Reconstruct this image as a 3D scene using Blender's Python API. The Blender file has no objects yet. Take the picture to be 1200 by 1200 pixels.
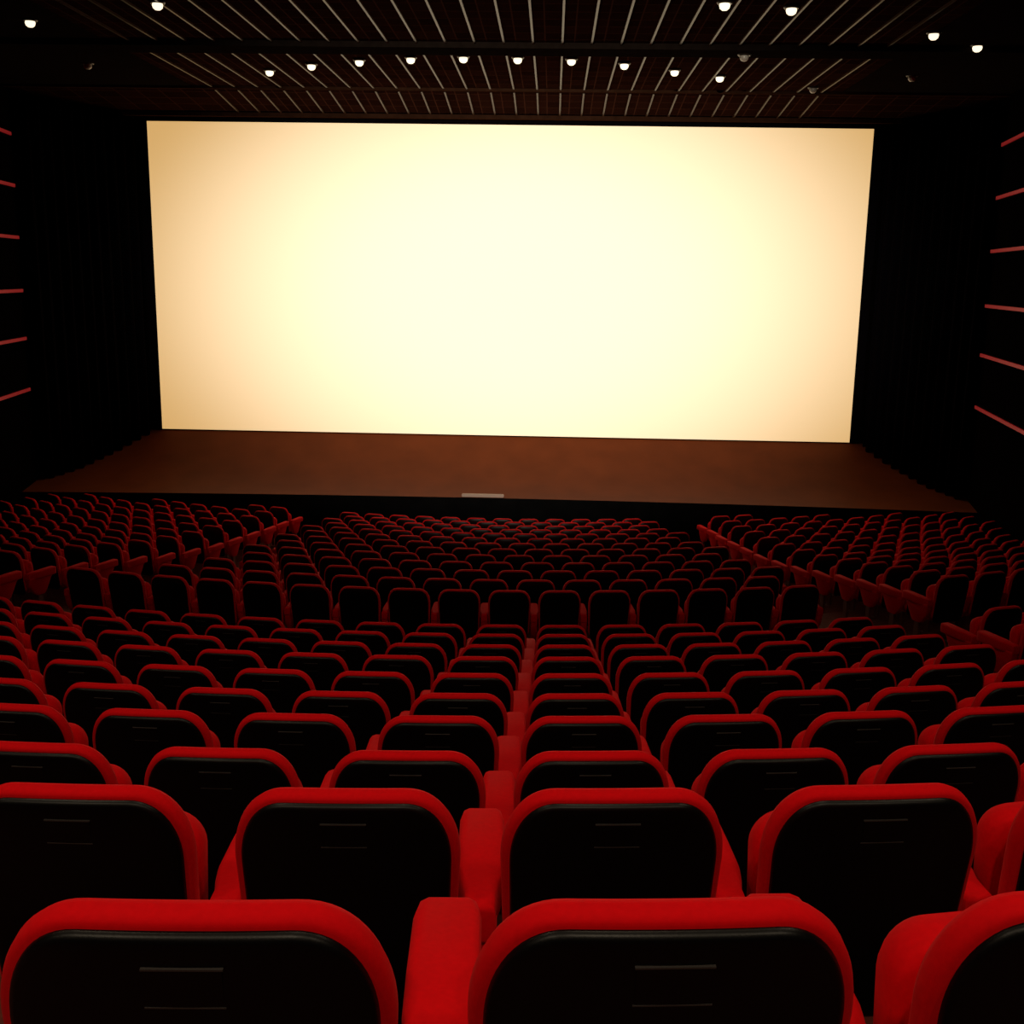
import bpy, bmesh, math, random
from mathutils import Vector, Matrix
random.seed(7)
SC = bpy.context.scene
COL = SC.collection
PI = math.pi

# ------------------------------------------------------------------ dimensions (metres; hall axis = +Y, screen at far end)
CAM = Vector((1.25, 0.0, 6.05))
PITCH = 0.56              # seat to seat along a row
R = 17.0                  # radius of the seat rows
SCREEN_Y = 28.0

# ------------------------------------------------------------------ materials
def mat(name, col, rough=0.6, spec=0.5, sheen=0.0, sheen_tint=(1, 1, 1), emis=None, estr=0.0, metal=0.0, noise=None, coat=0.0):
    m = bpy.data.materials.new(name); m.use_nodes = True
    nt = m.node_tree; b = nt.nodes['Principled BSDF']
    b.inputs['Base Color'].default_value = (*col, 1)
    b.inputs['Roughness'].default_value = rough
    b.inputs['Specular IOR Level'].default_value = spec
    b.inputs['Metallic'].default_value = metal
    b.inputs['Sheen Weight'].default_value = sheen
    b.inputs['Sheen Tint'].default_value = (*sheen_tint, 1)
    b.inputs['Coat Weight'].default_value = coat
    if emis:
        b.inputs['Emission Color'].default_value = (*emis, 1)
        b.inputs['Emission Strength'].default_value = estr
    if noise:
        scale, amount, bump = noise
        tc = nt.nodes.new('ShaderNodeTexCoord')
        n = nt.nodes.new('ShaderNodeTexNoise'); n.inputs['Scale'].default_value = scale; n.inputs['Detail'].default_value = 4
        nt.links.new(tc.outputs['Object'], n.inputs['Vector'])
        r = nt.nodes.new('ShaderNodeValToRGB')
        r.color_ramp.elements[0].position = 0.3; r.color_ramp.elements[1].position = 0.7
        r.color_ramp.elements[0].color = (*[c * (1 - amount) for c in col], 1)
        r.color_ramp.elements[1].color = (*[min(1, c * (1 + amount)) for c in col], 1)
        nt.links.new(n.outputs['Fac'], r.inputs['Fac'])
        nt.links.new(r.outputs['Color'], b.inputs['Base Color'])
        if bump:
            bp = nt.nodes.new('ShaderNodeBump'); bp.inputs['Strength'].default_value = bump; bp.inputs['Distance'].default_value = 0.004
            nt.links.new(n.outputs['Fac'], bp.inputs['Height'])
            nt.links.new(bp.outputs['Normal'], b.inputs['Normal'])
    return m

RED = mat('red_velvet', (0.66, 0.0010, 0.004), rough=0.8, spec=0.06, sheen=0.03, sheen_tint=(1, 0.5, 0.48), noise=(90, 0.05, 0.1))
BLACK = mat('black_plastic', (0.0012, 0.001, 0.001), rough=0.38, spec=0.22, noise=(300, 0.2, 0.05))
GREY = mat('grey_edge_highlight', (0.036, 0.030, 0.028), rough=0.4)
POST = mat('brown_metal', (0.16, 0.06, 0.045), rough=0.5, metal=0.3)
CARPET = mat('dark_red_carpet', (0.10, 0.022, 0.014), rough=0.95, spec=0.1, noise=(25, 0.3, 0.3))
STAGE_M = mat('brown_stage_carpet', (0.15, 0.032, 0.008), rough=0.65, spec=0.06, noise=(1.5, 0.12, 0.1))
STAGE_FACE = mat('black_stage_front', (0.004, 0.004, 0.004), rough=0.8, spec=0.0, noise=(4, 0.2, 0))
WALL = mat('black_wall_fabric', (0.0018, 0.0012, 0.0012), rough=0.95, spec=0.0, noise=(8, 0.3, 0.2))
CURTAIN = mat('black_velvet', (0.003, 0.0022, 0.003), rough=0.95, spec=0.0, sheen=0.0, noise=(20, 0.2, 0.1))
BATTEN = mat('tan_batten', (0.045, 0.021, 0.011), rough=0.33, spec=0.07)
BEAM = mat('dark_beam', (0.008, 0.005, 0.004), rough=0.8, spec=0.0, noise=(6, 0.2, 0))
TRIM = mat('dark_brown_trim', (0.028, 0.011, 0.006), rough=0.7, spec=0.0, noise=(6, 0.2, 0))
RING = mat('dark_lamp_ring', (0.03, 0.022, 0.018), rough=0.4, metal=0.6)
BULB = mat('lit_bulb', (0.9, 0.85, 0.7), emis=(1.0, 0.83, 0.58), estr=1.5)
DIM = mat('unlit_bulb', (0.35, 0.3, 0.25), rough=0.3)
REDLAMP = mat('red_strip_glow', (0.3, 0.01, 0.02), emis=(1.0, 0.015, 0.035), estr=0.09)
PALE = mat('pale_bar', (0.42, 0.30, 0.24), rough=0.6)

def ceiling_mat():
    m = mat('dark_ceiling_tiles', (0.03, 0.016, 0.011), rough=0.7, spec=0.0)
    nt = m.node_tree; b = nt.nodes['Principled BSDF']
    tc = nt.nodes.new('ShaderNodeTexCoord')
    br = nt.nodes.new('ShaderNodeTexBrick')
    br.offset = 0.0; br.inputs['Scale'].default_value = 1.0
    br.inputs['Brick Width'].default_value = 0.51; br.inputs['Row Height'].default_value = 0.51
    br.inputs['Mortar Size'].default_value = 0.012
    br.inputs['Color1'].default_value = (0.012, 0.004, 0.0024, 1); br.inputs['Color2'].default_value = (0.020, 0.0065, 0.004, 1)
    br.inputs['Mortar'].default_value = (0.045, 0.016, 0.010, 1)
    nt.links.new(tc.outputs['Object'], br.inputs['Vector'])
    nt.links.new(br.outputs['Color'], b.inputs['Base Color'])
    return m
CEIL = ceiling_mat()

def screen_mat():
    # white cloth screen: shows a plain warm picture (emission); the white hot centre comes from the projector lamp
    m = bpy.data.materials.new('lit_cinema_screen'); m.use_nodes = True
    b = m.node_tree.nodes['Principled BSDF']
    b.inputs['Base Color'].default_value = (0.85, 0.85, 0.85, 1)
    b.inputs['Roughness'].default_value = 0.9; b.inputs['Specular IOR Level'].default_value = 0.0
    b.inputs['Emission Color'].default_value = (1.0, 0.61, 0.22, 1)
    b.inputs['Emission Strength'].default_value = 0.66
    return m
SCREEN_M = screen_mat()

# ------------------------------------------------------------------ object helpers
def mesh_obj(name, data, mats, parent=None, smooth=False):
    verts, faces, mi = data
    me = bpy.data.meshes.new(name)
    me.from_pydata([tuple(v) for v in verts], [], faces)
    for m in (mats if isinstance(mats, (list, tuple)) else [mats]): me.materials.append(m)
    if mi and len(me.materials) > 1: me.polygons.foreach_set('material_index', mi)
    bm = bmesh.new(); bm.from_mesh(me); bmesh.ops.recalc_face_normals(bm, faces=bm.faces); bm.to_mesh(me); bm.free()
    if smooth:
        me.polygons.foreach_set('use_smooth', [True] * len(me.polygons))
        me.set_sharp_from_angle(angle=math.radians(50))
    o = bpy.data.objects.new(name, me); COL.objects.link(o)
    if parent: o.parent = parent
    return o

class MB:
    def __init__(s): s.v, s.f, s.m = [], [], []
    def box(s, x0, x1, y0, y1, z0, z1, m=0):
        b = len(s.v)
        s.v += [(x, y, z) for z in (z0, z1) for y in (y0, y1) for x in (x0, x1)]
        s.f += [tuple(b + i for i in q) for q in ((0, 2, 3, 1), (4, 5, 7, 6), (0, 1, 5, 4), (2, 6, 7, 3), (0, 4, 6, 2), (1, 3, 7, 5))]
        s.m += [m] * 6
    def loft(s, rings, m=0, cap0=True, cap1=True):
        n = len(rings[0]); b = len(s.v)
        for r in rings: s.v += r
        for k in range(len(rings) - 1):
            for i in range(n):
                j = (i + 1) % n
                s.f.append((b + k * n + i, b + k * n + j, b + (k + 1) * n + j, b + (k + 1) * n + i)); s.m.append(m)
        for on, k in ((cap0, 0), (cap1, len(rings) - 1)):
            if on: s.f.append(tuple(b + k * n + i for i in range(n))); s.m.append(m)
    def grid(s, rows, m=0):
        n = len(rows[0]); b = len(s.v)
        for r in rows: s.v += r
        for k in range(len(rows) - 1):
            for i in range(n - 1):
                s.f.append((b + k * n + i, b + k * n + i + 1, b + (k + 1) * n + i + 1, b + (k + 1) * n + i)); s.m.append(m)
    def add(s, other, M, moff=0):
        b = len(s.v)
        s.v += [tuple(M @ Vector(v)) for v in other.v]
        s.f += [tuple(b + i for i in f) for f in other.f]
        s.m += [i + moff for i in other.m]
    def data(s): return s.v, s.f, s.m

def tag(o, label=None, cat=None, group=None, kind=None):
    if label: o['label'] = label
    if cat: o['category'] = cat
    if group: o['group'] = group
    if kind: o['kind'] = kind
    return o

def struct(name, data, mats, smooth=False):
    return tag(mesh_obj(name, data, mats, smooth=smooth), kind='structure')

def empty(name, loc=(0, 0, 0), rz=0.0):
    o = bpy.data.objects.new(name, None); COL.objects.link(o)
    o.empty_display_size = 0.1; o.location = loc; o.rotation_euler = (0, 0, rz)
    return o

def inset(poly, d):
    n = len(poly); out = []
    area = sum(poly[i][0] * poly[(i + 1) % n][1] - poly[(i + 1) % n][0] * poly[i][1] for i in range(n))
    sg = 1 if area > 0 else -1
    for i in range(n):
        a, b, c = poly[i - 1], poly[i], poly[(i + 1) % n]
        nx, ny = -(c[1] - a[1]) * sg, (c[0] - a[0]) * sg
        l = math.hypot(nx, ny) or 1
        out.append((b[0] + nx / l * d, b[1] + ny / l * d))
    return out

def round_outline(hw_bot, hw_top, z0, z1, rx, rz, rb, crown, n=9, ex=2.0):
    pts = []
    def corner(cx, cz, ax, az, sx, sz, rev):
        ks = range(n)
        seg = []
        for k in ks:
            t = k / (n - 1) * PI / 2
            u, w = abs(math.cos(t)) ** (2 / ex), abs(math.sin(t)) ** (2 / ex)
            seg.append((cx + sx * ax * u, cz + sz * az * w))
        return seg[::-1] if rev else seg
    top = [(hw_top * t, z1 + crown * (1 - t * t)) for t in (0.0, 0.12, 0.24, 0.36, 0.45)]
    right = corner(hw_top - rx, z1 - rz, rx, rz, 1, 1, True)
    low = corner(hw_bot - rb, z0 + rb, rb, rb, 1, -1, False)[::2]
    right = [(x, z + crown * max(0.0, 1 - (x / hw_top) ** 2)) for x, z in right]
    half = top + right + low
    left = [(-x, z) for x, z in half[1:]][::-1]
    return half + left

# ------------------------------------------------------------------ the cinema seat (origin: floor under the back, +Y towards the screen)
RECL = math.radians(9)
def recline(x, y, z):
    z0 = 0.40
    c, s = math.cos(RECL), math.sin(RECL)
    yy = y + 0.35 * x * x
    return (x, (yy) * c - (z - z0) * s, z0 + (z - z0) * c + yy * s)

def pillow(outline, rings, f):
    cz = sum(p[1] for p in outline) / len(outline)
    def ring(d):      # negative d: the outline shrunk about its middle
        return inset(outline, d) if d >= 0 else [(x * -d, cz + (z - cz) * -d) for x, z in outline]
    return [[f(x, y, z) for x, z in ring(d)] for d, y in rings]

def seat_parts(hi=True):
    n = 15 if hi else 5
    parts = {}
    out = round_outline(0.224, 0.238, 0.40, 0.957, 0.115, 0.16, 0.05, 0.010, n, 2.15)
    m = MB()
    rings = [(-0.6, -0.026), (0.010, -0.026), (0.003, -0.022), (0.0, -0.012), (0.0, 0.004), (0.006, 0.018), (0.018, 0.030), (-0.78, 0.042), (-0.45, 0.045), (-0.08, 0.046)]
    if not hi: rings = [(0.03, -0.030), (0.0, -0.015), (0.0, 0.012), (0.016, 0.034), (-0.6, 0.044)]
    m.loft(pillow(out, rings, recline)); parts['back_cushion'] = m
    shell = round_outline(0.210, 0.220, 0.36, 0.946, 0.098, 0.145, 0.05, 0.008, n, 2.15)
    m = MB()
    rings = [(0.0, -0.022), (0.0, -0.030), (0.003, -0.036), (0.010, -0.039), (0.03, -0.0405), (-0.75, -0.043), (-0.45, -0.045), (-0.08, -0.046)]
    if not hi: rings = [(0.0, -0.022), (0.0, -0.033), (0.010, -0.039), (-0.6, -0.045)]
    m.loft(pillow(shell, rings, recline)); parts['back_shell'] = m
    m = MB()      # small plate on the shell: black field, top and bottom edge highlights painted grey
    for x0, x1, z0, z1, y0, y1, mi in ((-0.045, 0.045, 0.860, 0.913, -0.038, -0.0445, 0), (-0.047, 0.047, 0.913, 0.9155, -0.038, -0.0455, 1), (-0.047, 0.047, 0.858, 0.860, -0.038, -0.0455, 1)):
        q = MB(); q.box(x0, x1, y1, y0, z0, z1, mi)
        b = len(m.v); m.v += [recline(*p) for p in q.v]; m.f += [tuple(b + i for i in f) for f in q.f]; m.m += q.m
    parts['plate'] = m
    # tipped-up seat cushion, resting upright in front of the back
    cu = round_outline(0.198, 0.204, 0.0, 0.43, 0.07, 0.07, 0.05, 0.012, 8 if hi else 4, 2.0)
    m = MB()
    def up(x, y, z): a = math.radians(8); return (x, 0.100 + y * math.cos(a) + z * math.sin(a) * 0.3, 0.36 + z * math.cos(a) - y * math.sin(a) * 0.2)
    m.loft(pillow(cu, [(0.05, -0.045), (0.012, -0.040), (0.0, -0.025), (0.0, 0.030), (0.014, 0.052), (-0.6, 0.060)], up)); parts['seat_cushion'] = m
    # armrest: padded arm over a side panel that tapers down into the post
    plan = [(-0.034, -0.03), (0.034, -0.03), (0.036, 0.05), (0.046, 0.09), (0.054, 0.14), (0.056, 0.25), (0.056, 0.39), (0.050, 0.425), (0.034, 0.44), (-0.034, 0.44), (-0.050, 0.425), (-0.056, 0.39), (-0.056, 0.25), (-0.054, 0.14), (-0.046, 0.09), (-0.036, 0.05)]
    pad = MB(); pad.loft([[(x, y, z) for x, y in inset(plan, d)] for d, z in ((0.012, 0.565), (0.003, 0.570), (0.0, 0.580), (0.0, 0.645), (0.004, 0.656), (0.014, 0.661))])
    prof = [(-0.025, 0.60), (0.39, 0.60), (0.41, 0.585), (0.35, 0.54), (0.30, 0.45), (0.25, 0.37), (0.22, 0.34), (0.10, 0.34), (0.06, 0.37), (0.0, 0.46), (-0.025, 0.56)]
    m = MB()
    m.loft([[(x, y, z) for y, z in inset(prof, d)] for d, x in ((0.012, -0.038), (0.003, -0.033), (0.0, -0.026), (0.0, 0.026), (0.003, 0.033), (0.012, 0.038))]); m.add(pad, Matrix.Identity(4)); parts['armrest'] = m
    m = MB()
    m.box(-0.020, 0.020, 0.12, 0.20, 0.012, 0.345); m.box(-0.032, 0.032, 0.08, 0.28, 0.0, 0.012); parts['post'] = m
    return parts

def build_proto(hi):
    P = seat_parts(hi)
    root = empty('cinema_chair')
    mesh_obj('back_cushion', P['back_cushion'].data(), RED, root, True)
    sh = mesh_obj('back_shell', P['back_shell'].data(), BLACK, root, True)
    if hi: mesh_obj('number_plate', P['plate'].data(), [BLACK, GREY], sh)
    mesh_obj('seat_cushion', P['seat_cushion'].data(), RED, root, True)
    a = mesh_obj('armrest', P['armrest'].data(), RED, root, True); a.location = (PITCH / 2, 0, 0)
    p = mesh_obj('armrest_post', P['post'].data(), POST, a)
    return root, P

def copy_tree(o, parent=None):
    c = o.copy(); COL.objects.link(c); c.parent = parent
    for ch in list(o.children): copy_tree(ch, c)
    return c

def arc(s, y0):
    a = s / R
    return R * math.sin(a), y0 + R * (1 - math.cos(a)), a

# camera maths, to know which seats the frame shows
def cam_axes():
    p, yw, r = map(math.radians, (12.0, 1.9, 0.88))
    fw = Vector((-math.sin(yw) * math.cos(p), math.cos(yw) * math.cos(p), -math.sin(p)))
    rt = Vector((math.cos(yw), math.sin(yw), 0)); up = rt.cross(fw)
    return rt * math.cos(r) + up * math.sin(r), -rt * math.sin(r) + up * math.cos(r), fw
RT, UP, FW = cam_axes()
def pix(P):
    d = Vector(P) - CAM; k = d.dot(FW)
    if k < 0.2: return None
    return 600 + 1300 * d.dot(RT) / k, 600 - 1300 * d.dot(UP) / k, k

# rows: height and depth of the top of each back, measured from the camera
rear = [(1.224, -0.726), (2.183, -1.051), (3.15, -1.400), (4.083, -1.672), (5.026, -1.946), (5.961, -2.190), (6.98, -2.450), (7.95, -2.697), (8.88, -2.92), (9.825, -3.143)]
BT = 0.957
REAR = [(y - 0.012, CAM.z + z - BT + 0.006) for y, z in rear]
NF = 13
FRONT = [(11.92 + 0.95 * k, 1.68 - 0.14 * k) for k in range(NF)]
N_CENTRE = [16, 15, 16, 15, 14, 15, 14, 13, 14, 13, 12, 13, 12]
LEFT_CUT = [0, 1, 2, 2, 1, 2, 1, 1, 1, 1, 0, 1, 0]      # the left aisle widens, so rows lose seats on that side
SIDE_DROP = [0, .05, .10, .15, .19, .22, .22, .20, .16, .12, .08, .04, 0]
SIDE_EDGE = [5.62, 5.62, 5.58, 5.52, 5.40, 5.25, 5.10, 4.95, 4.85, 4.75, 4.65, 4.6, 4.5]
ORD = ['', 'first', 'second', 'third', 'fourth', 'fifth', 'sixth', 'seventh', 'eighth', 'ninth', 'tenth', 'eleventh', 'twelfth', 'thirteenth', 'fourteenth', 'fifteenth', 'sixteenth', 'seventeenth']
def edge_y(x): return 25.15 - 0.004 * x * x
def wall_x(y): return 11.0 - (25.5 - y) * 0.157

seats = []     # (distance, x, y, z, angle, block, row, order key, first-in-row)
def want(x, y, z):
    for dz in (0.3, 0.95):
        for dx in (-0.3, 0.3):
            q = pix((x + dx, y, z + dz))
            if q and -5 < q[0] < 1205 and 0 < q[1] < 1210: return True
    return False
def add_row(block, row, y0, z, ss):
    for k, s in enumerate(ss):
        x, y, a = arc(s, y0)
        if abs(x) > wall_x(y) - 0.45 or y > edge_y(x) - 0.75 or not want(x, y, z): continue
        seats.append(dict(d=(Vector((x, y, z + 0.9)) - CAM).length, x=x, y=y, z=z, a=a, block=block, row=row, s=s, k=k, end=(k == 0)))
for i, (y0, z) in enumerate(REAR):
    add_row('rear', i, y0, z, [(k - 7.5) * PITCH for k in range(16)])
    if i >= 6: add_row('rear_right', i, y0, z, [5.62 + PITCH * (k + 0.5) for k in range(5)])
for i, (y0, z) in enumerate(FRONT):
    n = N_CENTRE[i]
    add_row('front', i, y0, z, [(k - (n - 1) / 2) * PITCH for k in range(LEFT_CUT[i], n)])
    e = SIDE_EDGE[i]
    z -= SIDE_DROP[i]
    add_row('right', i, y0, z, [e + 0.33 + PITCH * (k + 0.5) for k in range(10)])
    add_row('left', i, y0, z, [-e - PITCH * (k + 0.5) for k in range(10)])
seats.sort(key=lambda q: q['d'])
OBJ = seats[:300]
REST = seats[300:]

# order within the row, as one counts it in view
rows = {}
for q in seats: rows.setdefault((q['block'], q['row']), []).append(q)
for (b, r), v in rows.items():
    v.sort(key=lambda q: q['k'] if b in ('left', 'right', 'rear_right') else q['s'])
    for n, q in enumerate(v): q['n'] = n + 1
def seat_label(q):
    n, r, b = ORD[q['n']], ORD[q['row'] + 1], q['block']
    if b == 'rear':
        if q['row'] == 9: return f'red seat with black back, {n} from left in last row before the cross aisle'
        return f'red seat with black back, {n} visible from left in {r} row from bottom'
    if b == 'rear_right': return f'dim red seat, {n} beyond right stairs, {ORD[10 - q["row"]]} row behind cross aisle'
    if b == 'front':
        if q['row'] == 0: return f'red seat with black back, {n} from left directly beyond the cross aisle'
        return f'small red seat, {n} from left in {r} centre row beyond the cross aisle'
    return f'small dark red seat, {n} from aisle in {r} row of {b} side block'
GROUPS = {'rear': 'red seats in the near block', 'rear_right': 'red seats beyond the right stairs', 'front': 'red seats beyond the cross aisle', 'left': 'seats in the left side block', 'right': 'seats in the right side block'}

PROTO, _P = build_proto(True)
PROTO_FAR, PF = build_proto(False)
used, ends = set(), []
arm_hi = [c for c in PROTO.children if c.name.startswith('armrest')][0]
arm_lo = [c for c in PROTO_FAR.children if c.name.startswith('armrest')][0]
for q in OBJ:
    far = q['block'] not in ('rear',)
    src = PROTO_FAR if far else PROTO
    if far in used: o = copy_tree(src)
    else: o = src; used.add(far)
    o.location = (q['x'], q['y'], q['z']); o.rotation_euler = (0, 0, q['a'])
    tag(o, seat_label(q), 'cinema seat', GROUPS[q['block']])
    first = (q['k'] == 0 and q['block'] != 'left')
    if q['block'] == 'left':      # counted from the aisle, the shared arm sits on the aisle side already
        first = False
    if first: ends.append((o, far))
for o, far in ends:
        a = copy_tree(arm_lo if far else arm_hi, o); a.location = (-PITCH / 2, 0, 0)
m = MB()
for q in REST:
    M = Matrix.Translation((q['x'], q['y'], q['z'])) @ Matrix.Rotation(q['a'], 4, 'Z')
    for nm, mi in (('back_cushion', 0), ('back_shell', 1), ('seat_cushion', 0)): m.add(PF[nm], M, mi)
    A = M @ Matrix.Translation((PITCH / 2, 0, 0)); m.add(PF['armrest'], A, 0); m.add(PF['post'], A, 2)
    if q['k'] == 0 and q['block'] != 'left':
        A = M @ Matrix.Translation((-PITCH / 2, 0, 0)); m.add(PF['armrest'], A, 0); m.add(PF['post'], A, 2)
far_o = mesh_obj('distant_seating', m.data(), [RED, BLACK, POST], smooth=True)
tag(far_o, 'mass of tiny dark seats filling the farthest rows before the stage', 'seating', kind='stuff')

# ------------------------------------------------------------------ floor: stepped tiers following the row arcs
prof = []      # (row-centre y, z)
zs = [(-3.0, REAR[0][1] + 0.9), (-1.5, REAR[0][1] + 0.6), (0.35 - 0.95, REAR[0][1] + 0.3)] + [(y - 0.30, z) for y, z in REAR] + [(REAR[-1][0] + 0.70, FRONT[0][1])]
zs += [(y - 0.30, z) for y, z in FRONT[1:]]
DROP = {round(y - 0.30, 4): d for (y, z), d in zip(FRONT, SIDE_DROP)}
prev, pd = zs[0][1] + 0.3, 0.0
for y, z in [(-6.0, zs[0][1])] + zs:
    if z != prev: prof.append((y, prev, pd))
    pd = DROP.get(round(y, 4), 0.0); prof.append((y, z, pd)); prev = z
prof = prof[1:]
prof.append((31.0, 0.0, 0.0))
def sm(t): t = min(1, max(0, t)); return t * t * (3 - 2 * t)
m = MB()
XS = [(-12.5 + 0.25 * i) for i in range(101)]
def ashift(x): return R - math.sqrt(max(R * R - x * x, 0.1))
m.grid([[(x, y + ashift(x), z - d * sm((abs(x) - 4.3) / 0.4)) for x in XS] for y, z, d in prof])
struct('floor', m.data(), CARPET)

# ------------------------------------------------------------------ stage apron sweeping up to the foot of the screen
zb = CAM.z - 3.97
m = MB(); PRO = [(0.0, 1.02), (0.25, 1.06), (0.5, 1.26), (0.75, 1.62), (1.0, zb - 0.022)]
SX = [-11.2 + 0.56 * i for i in range(41)]
m.grid([[(x, edge_y(x) + (SCREEN_Y - 0.02 - edge_y(x)) * t, z) for x in SX] for t, z in PRO], 0)
m.grid([[(x, edge_y(x), z) for x in SX] for z in (-0.2, 1.02)], 1)
struct('stage_floor', m.data(), [STAGE_M, STAGE_FACE], smooth=True)
# pale bar on the stage edge
b = MB(); b.box(-0.49, 0.49, -0.05, 0.05, 0.0, 0.07)
o = mesh_obj('edge_bar', b.data(), PALE); o.location = (-0.27, edge_y(0) + 0.08, 1.025)
bm = bmesh.new(); bm.from_mesh(o.data); bmesh.ops.bevel(bm, geom=bm.edges[:], offset=0.012, segments=2, affect='EDGES'); bm.to_mesh(o.data); bm.free()
tag(o, 'short pale bar lying on the front edge of the stage below the screen', 'bar')

# ------------------------------------------------------------------ walls
WY0, WY1 = -7.0, 25.5
m = MB(); m.box(-wall_x(-7) - 1.5, wall_x(-7) + 1.5, -7.3, -7.0, -0.5, 10.6); struct('wall_rear', m.data(), WALL)
for nm, sx in (('wall_left', -1), ('wall_right', 1)):
    m = MB()
    A, B = wall_x(WY0), wall_x(WY1)
    ring = [(sx * A, WY0), (sx * B, WY1), (sx * (B + 0.3), WY1), (sx * (A + 0.3), WY0)]
    m.loft([[(x, y, z) for x, y in ring] for z in (-0.5, 10.6)])
    B2 = 11.6
    m.box(min(sx * B, sx * B2), max(sx * B, sx * B2), WY1 - 0.001, 28.6, -0.5, 10.6)
    struct(nm, m.data(), WALL)
m = MB(); m.box(-11.7, 11.7, SCREEN_Y + 0.15, SCREEN_Y + 0.45, -0.5, 10.6); struct('wall_front', m.data(), WALL)

# ------------------------------------------------------------------ the screen
SX0, SX1, SZ0, SZ1 = CAM.x - 9.955, CAM.x + 7.55, CAM.z - 3.97, CAM.z + 3.555
root = empty('cinema_screen', ((SX0 + SX1) / 2, SCREEN_Y, SZ0))
W2, H = (SX1 - SX0) / 2, SZ1 - SZ0
m = MB(); m.box(-W2, W2, 0.0, 0.03, 0, H); mesh_obj('screen_cloth', m.data(), SCREEN_M, root)
m = MB()
m.box(-W2 - 0.22, -W2 - 0.002, -0.03, 0.10, -0.05, H + 0.14); m.box(W2 + 0.002, W2 + 0.22, -0.03, 0.10, -0.05, H + 0.14)
m.box(-W2 - 0.002, W2 + 0.002, -0.03, 0.10, H + 0.002, H + 0.14); m.box(-W2 - 0.002, W2 + 0.002, -0.03, 0.10, -0.02, -0.002)
f = mesh_obj('masking_frame', m.data(), CURTAIN, root); f['label'] = 'black cloth border'
tag(root, 'huge wide glowing cream cinema screen above the brown stage', 'screen')

def curtain(xa, ya, xb, yb, z0, z1):      # pleated cloth hung along a line in plan
    m = MB(); n = 90; r = []
    L = math.hypot(xb - xa, yb - ya)
    for z in (z0, z0 + 0.3 * (z1 - z0), z1):
        amp = 0.08 * (1.0 - 0.25 * (z - z0) / (z1 - z0))
        r.append([(L * (i / n - 0.5), amp * math.sin(i / n * 2 * PI * 11), z - z0) for i in range(n + 1)])
    m.grid(r)
    o = mesh_obj('side_curtain', m.data(), CURTAIN, smooth=True)
    o.modifiers.new('thickness', 'SOLIDIFY').thickness = 0.02
    o.location = ((xa + xb) / 2, (ya + yb) / 2, z0); o.rotation_euler = (0, 0, math.atan2(yb - ya, xb - xa))
    return o
tag(curtain(-10.85, 25.75, SX0 - 0.30, SCREEN_Y - 0.12, 1.0, 9.75), 'black pleated curtain hanging on the left of the bright screen', 'curtain')
tag(curtain(SX1 + 0.30, SCREEN_Y - 0.12, 10.85, 25.75, 1.0, 9.75), 'black pleated curtain hanging on the right of the bright screen', 'curtain')

# ------------------------------------------------------------------ ceiling in sections with thin battens running towards the screen
ZC = CAM.z + 4.0
Z3 = CAM.z + 3.73
def battens(m, y0, y1, z):
    k = -24
    while k <= 22:
        x = CAM.x + 0.07 + 0.51 * k
        if abs(x - 0.3) < 7.0: m.box(x - 0.018, x + 0.018, y0, y1, z - 0.035, z + 0.001, 1)
        k += 1
m = MB()
m.box(-11.8, 11.8, -7.2, 25.6, ZC, ZC + 0.2, 0)
for sx in (-1, 1): m.box(min(0.3 + sx * 7.1, sx * 11.8), max(0.3 + sx * 7.1, sx * 11.8), -7.1, 25.5, ZC - 0.012, ZC + 0.001, 2)  # dark side panels stand in for the ceiling fading into shade
battens(m, -2.0, 20.62, ZC); battens(m, 21.38, 25.5, ZC)
def slope(y): return ZC - 0.01 - (ZC - 0.01 - Z3) * max(0, y - 25.6) / 2.2
def tilt(q):
    for v in q.v: m.v.append((v[0], v[1], v[2] + slope(v[1]) - Z3))
b0 = len(m.v); q = MB(); q.box(-11.8, 11.8, 25.6, 28.5, Z3, Z3 + 0.3, 0); battens(q, 25.75, 27.6, Z3); tilt(q)
m.f += [tuple(b0 + i for i in f) for f in q.f]; m.m += q.m
struct('ceiling', m.data(), [CEIL, BATTEN, BEAM])
m = MB(); m.box(-11.3, 11.3, 20.65, 21.35, ZC - 0.10, ZC - 0.001); struct('ceiling_beam', m.data(), BEAM)
m = MB(); m.box(-11.3, 11.3, 25.53, 25.63, ZC - 0.06, ZC - 0.001); struct('trim_1', m.data(), TRIM)
m = MB(); m.box(-11.3, 11.3, 27.62, 27.78, Z3 - 0.09, Z3 - 0.001); struct('trim_2', m.data(), TRIM)

# ------------------------------------------------------------------ ceiling downlights
def lathe(prof, n=20):
    m = MB(); m.loft([[(r * math.cos(2 * PI * i / n), r * math.sin(2 * PI * i / n), z) for i in range(n)] for r, z in prof]); return m
def build_downlight(lit):
    root = empty('ceiling_downlight')
    mesh_obj('trim_ring', lathe([(0.07, 0.0), (0.115, 0.0), (0.12, -0.012), (0.105, -0.03), (0.085, -0.03), (0.075, -0.01)]).data(), RING, root, True)
    mesh_obj('bulb', lathe([(0.03, -0.004), (0.07, -0.012), (0.082, -0.05), (0.07, -0.09), (0.04, -0.115), (0.005, -0.122)]).data(), BULB if lit else DIM, root, True)
    return root
X0 = CAM.x
arc1 = [(-5.8, 23.50), (-4.8, 22.8), (-3.78, 22.32), (-2.76, 22.02), (-1.76, 21.89), (-0.75, 21.93), (0.25, 22.04), (1.26, 22.42), (2.28, 23.07), (3.25, 23.70)]
arc2 = [(-8.65, 19.13), (-6.09, 17.85), (2.43, 17.6), (3.46, 17.87), (6.11, 19.54), (7.16, 20.48)]
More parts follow.
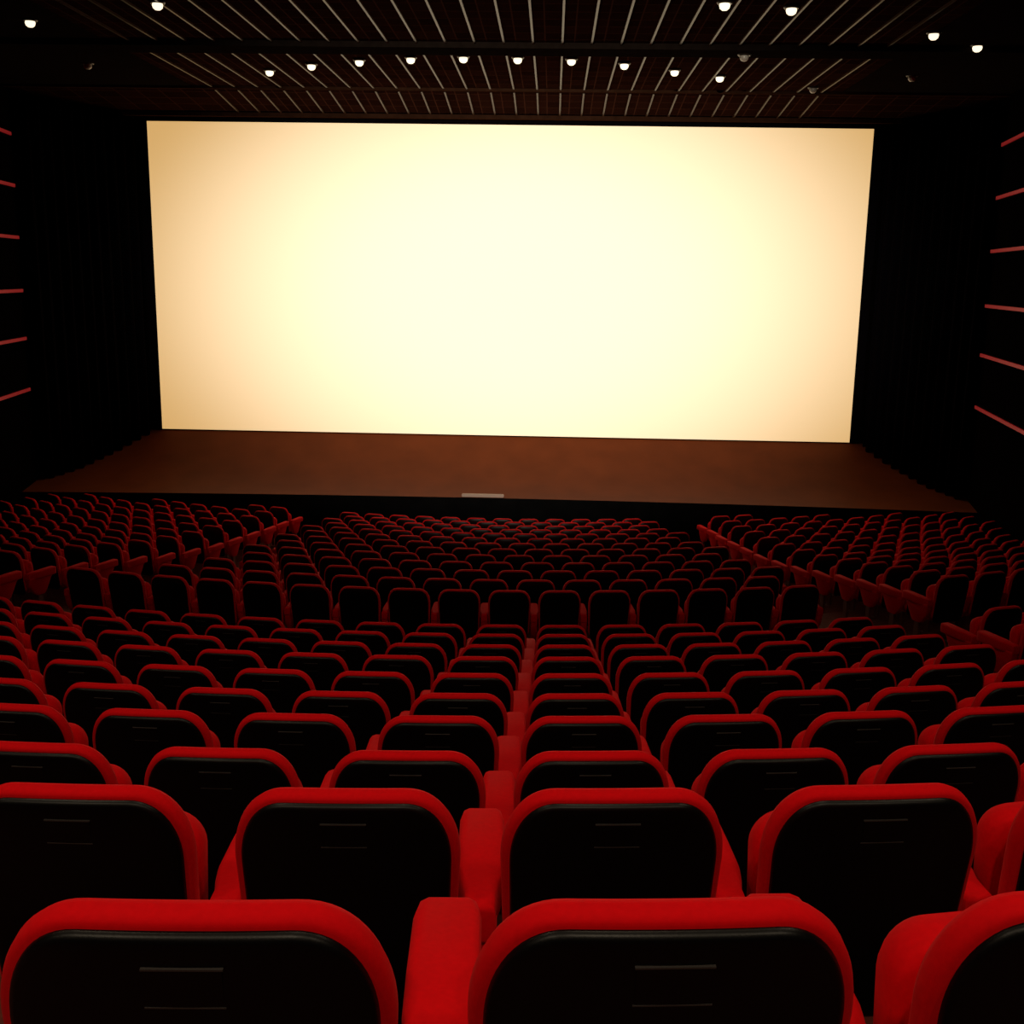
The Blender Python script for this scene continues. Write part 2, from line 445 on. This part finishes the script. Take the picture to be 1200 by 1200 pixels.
words10 = ['leftmost', 'second from left', 'third from left', 'fourth from left', 'fifth from left', 'fifth from right', 'fourth from right', 'third from right', 'second from right', 'rightmost']
lab2 = ['lit ceiling lamp in the upper left corner, far left of all', 'lit ceiling lamp at the top edge, above the left end of the screen', 'lit ceiling lamp cut by the top edge, left of the brighter one', 'bright ceiling lamp near the top edge, above right part of the screen', 'left one of two bright ceiling lamps in the upper right corner', 'right and lower one of two bright lamps in the upper right corner']
LP, DP = build_downlight(True), build_downlight(False)
lamps = [(x, y, ZC, f'small round glowing ceiling lamp, {w} in the arc of ten above screen', 'arc of ten ceiling lamps') for (x, y), w in zip(arc1, words10)]
lamps += [(x, y, ZC, l, 'outer arc of ceiling lamps') for (x, y), l in zip(arc2, lab2)]
for i, (x, y, z, l, g) in enumerate(lamps):
    o = LP if i == 0 else copy_tree(LP)
    o.location = (X0 + x, y, z - 0.012); tag(o, l, 'ceiling lamp', g)
dim = [(-9.3, 23.0, ZC, 'unlit dark ceiling lamp above the left side curtain'), (3.29, 21.0, ZC - 0.10, 'unlit ceiling lamp on the dark beam, above right part of screen'), (7.0, 23.5, ZC, 'unlit ceiling lamp high above the right side curtain'), (5.4, 25.0, ZC, 'unlit ceiling lamp just above the right corner of the screen')]
for i, (x, y, z, l) in enumerate(dim):
    o = DP if i == 0 else copy_tree(DP)
    o.location = (X0 + x, y, z); tag(o, l, 'ceiling lamp', 'unlit ceiling lamps')

# ------------------------------------------------------------------ red strips on the side walls
def build_strip(sx):
    root = empty('wall_strip_light')
    m = MB(); m.box(-0.05, 0.05, 0, 6.0, -0.055, 0.055); mesh_obj('housing', m.data(), BEAM, root)
    m = MB(); m.box(-0.02, 0.02, 0.03, 5.97, -0.035, 0.035); t = mesh_obj('light_tube', m.data(), REDLAMP, root); t.location = (-sx * 0.06, 0, 0)
    return root
HZ = ['topmost', 'second from top', 'third from top', 'third from bottom', 'second from bottom', 'lowest']
ZL = [2.93, 1.82, 0.69, -0.49, -1.57, -2.74]
for sx, nm in ((-1, 'left'), (1, 'right')):
    S0 = build_strip(sx)
    ang = -sx * math.atan(0.157)
    for i, (dz, w) in enumerate(zip(ZL, HZ)):
        o = S0 if i == 0 else copy_tree(S0)
        y = 25.45 - 6.0 * math.cos(ang)
        o.location = (sx * (wall_x(y) - 0.06), y, CAM.z + dz); o.rotation_euler = (0, 0, ang)
        tag(o, f'thin glowing red strip on the dark {nm} wall, {w} of six', 'wall light', f'red strips on the {nm} wall')

# ------------------------------------------------------------------ lights
def spot(name, loc, to, energy, color, size, blend, rad, scale=(1, 1, 1)):
    l = bpy.data.lights.new(name, 'SPOT'); l.energy = energy; l.color = color
    l.spot_size = math.radians(size); l.spot_blend = blend; l.shadow_soft_size = rad
    o = bpy.data.objects.new(name, l); COL.objects.link(o); o.location = loc
    o.rotation_euler = (Vector(to) - Vector(loc)).to_track_quat('-Z', 'Y').to_euler(); o.scale = scale
    return o
WARM = (1.0, 0.80, 0.55)
# projector in its booth at the back of the hall
spot('projector_lamp', (0.0, -6.2, 8.6), (0.5, SCREEN_Y, 5.7), 46000, (1.0, 0.95, 0.77), 38, 1.0, 0.04, (0.93, 0.60, 1.0))
# ceiling downlights over the near block, above and behind the camera
for y, e in ((-1.5, 230), (3.2, 120), (8.0, 50)):
    for x in (-4.5, -1.5, 1.5, 4.5):
        spot('house_downlight', (x, y, ZC - 0.1), (x, y + (0.4 if y < 5 else 2.5), 0), e, WARM, 120, 0.8, 0.08)
for i in (0, 2, 4, 5, 7, 9):
    x, y = arc1[i]; spot('downlight_beam', (X0 + x, y, ZC - 0.16), (X0 + x, y - 5.0, 0), 9, WARM, 110, 0.8, 0.06)
for i in (0, 1, 3, 4, 5):
    x, y = arc2[i]; spot('downlight_beam', (X0 + x, y, ZC - 0.16), (X0 + x, y - 3.5, 0), 12, WARM, 110, 0.8, 0.06)

w = bpy.data.worlds.new('dark_hall'); SC.world = w; w.use_nodes = True
w.node_tree.nodes['Background'].inputs['Color'].default_value = (0, 0, 0, 1)
w.node_tree.nodes['Background'].inputs['Strength'].default_value = 0.0

# ------------------------------------------------------------------ camera and view
c = bpy.data.cameras.new('camera'); c.sensor_fit = 'HORIZONTAL'; c.sensor_width = 36.0; c.lens = 1300 / 1200 * 36.0
c.clip_start = 0.05; c.clip_end = 200
co = bpy.data.objects.new('camera', c); COL.objects.link(co)
M = Matrix.Identity(4)
for i in range(3): M[i][0], M[i][1], M[i][2], M[i][3] = RT[i], UP[i], -FW[i], CAM[i]
co.matrix_world = M
SC.camera = co
SC.view_settings.view_transform = 'Standard'; SC.view_settings.look = 'None'
SC.view_settings.exposure = 0.0; SC.view_settings.gamma = 1.0; SC.view_settings.use_curve_mapping = False
SC.cycles.use_denoising = True
SC.cycles.sample_clamp_indirect = 4.0
SC.cycles.max_bounces = 6
print('seats', len(seats), 'objects', len(OBJ), 'rest', len(REST))
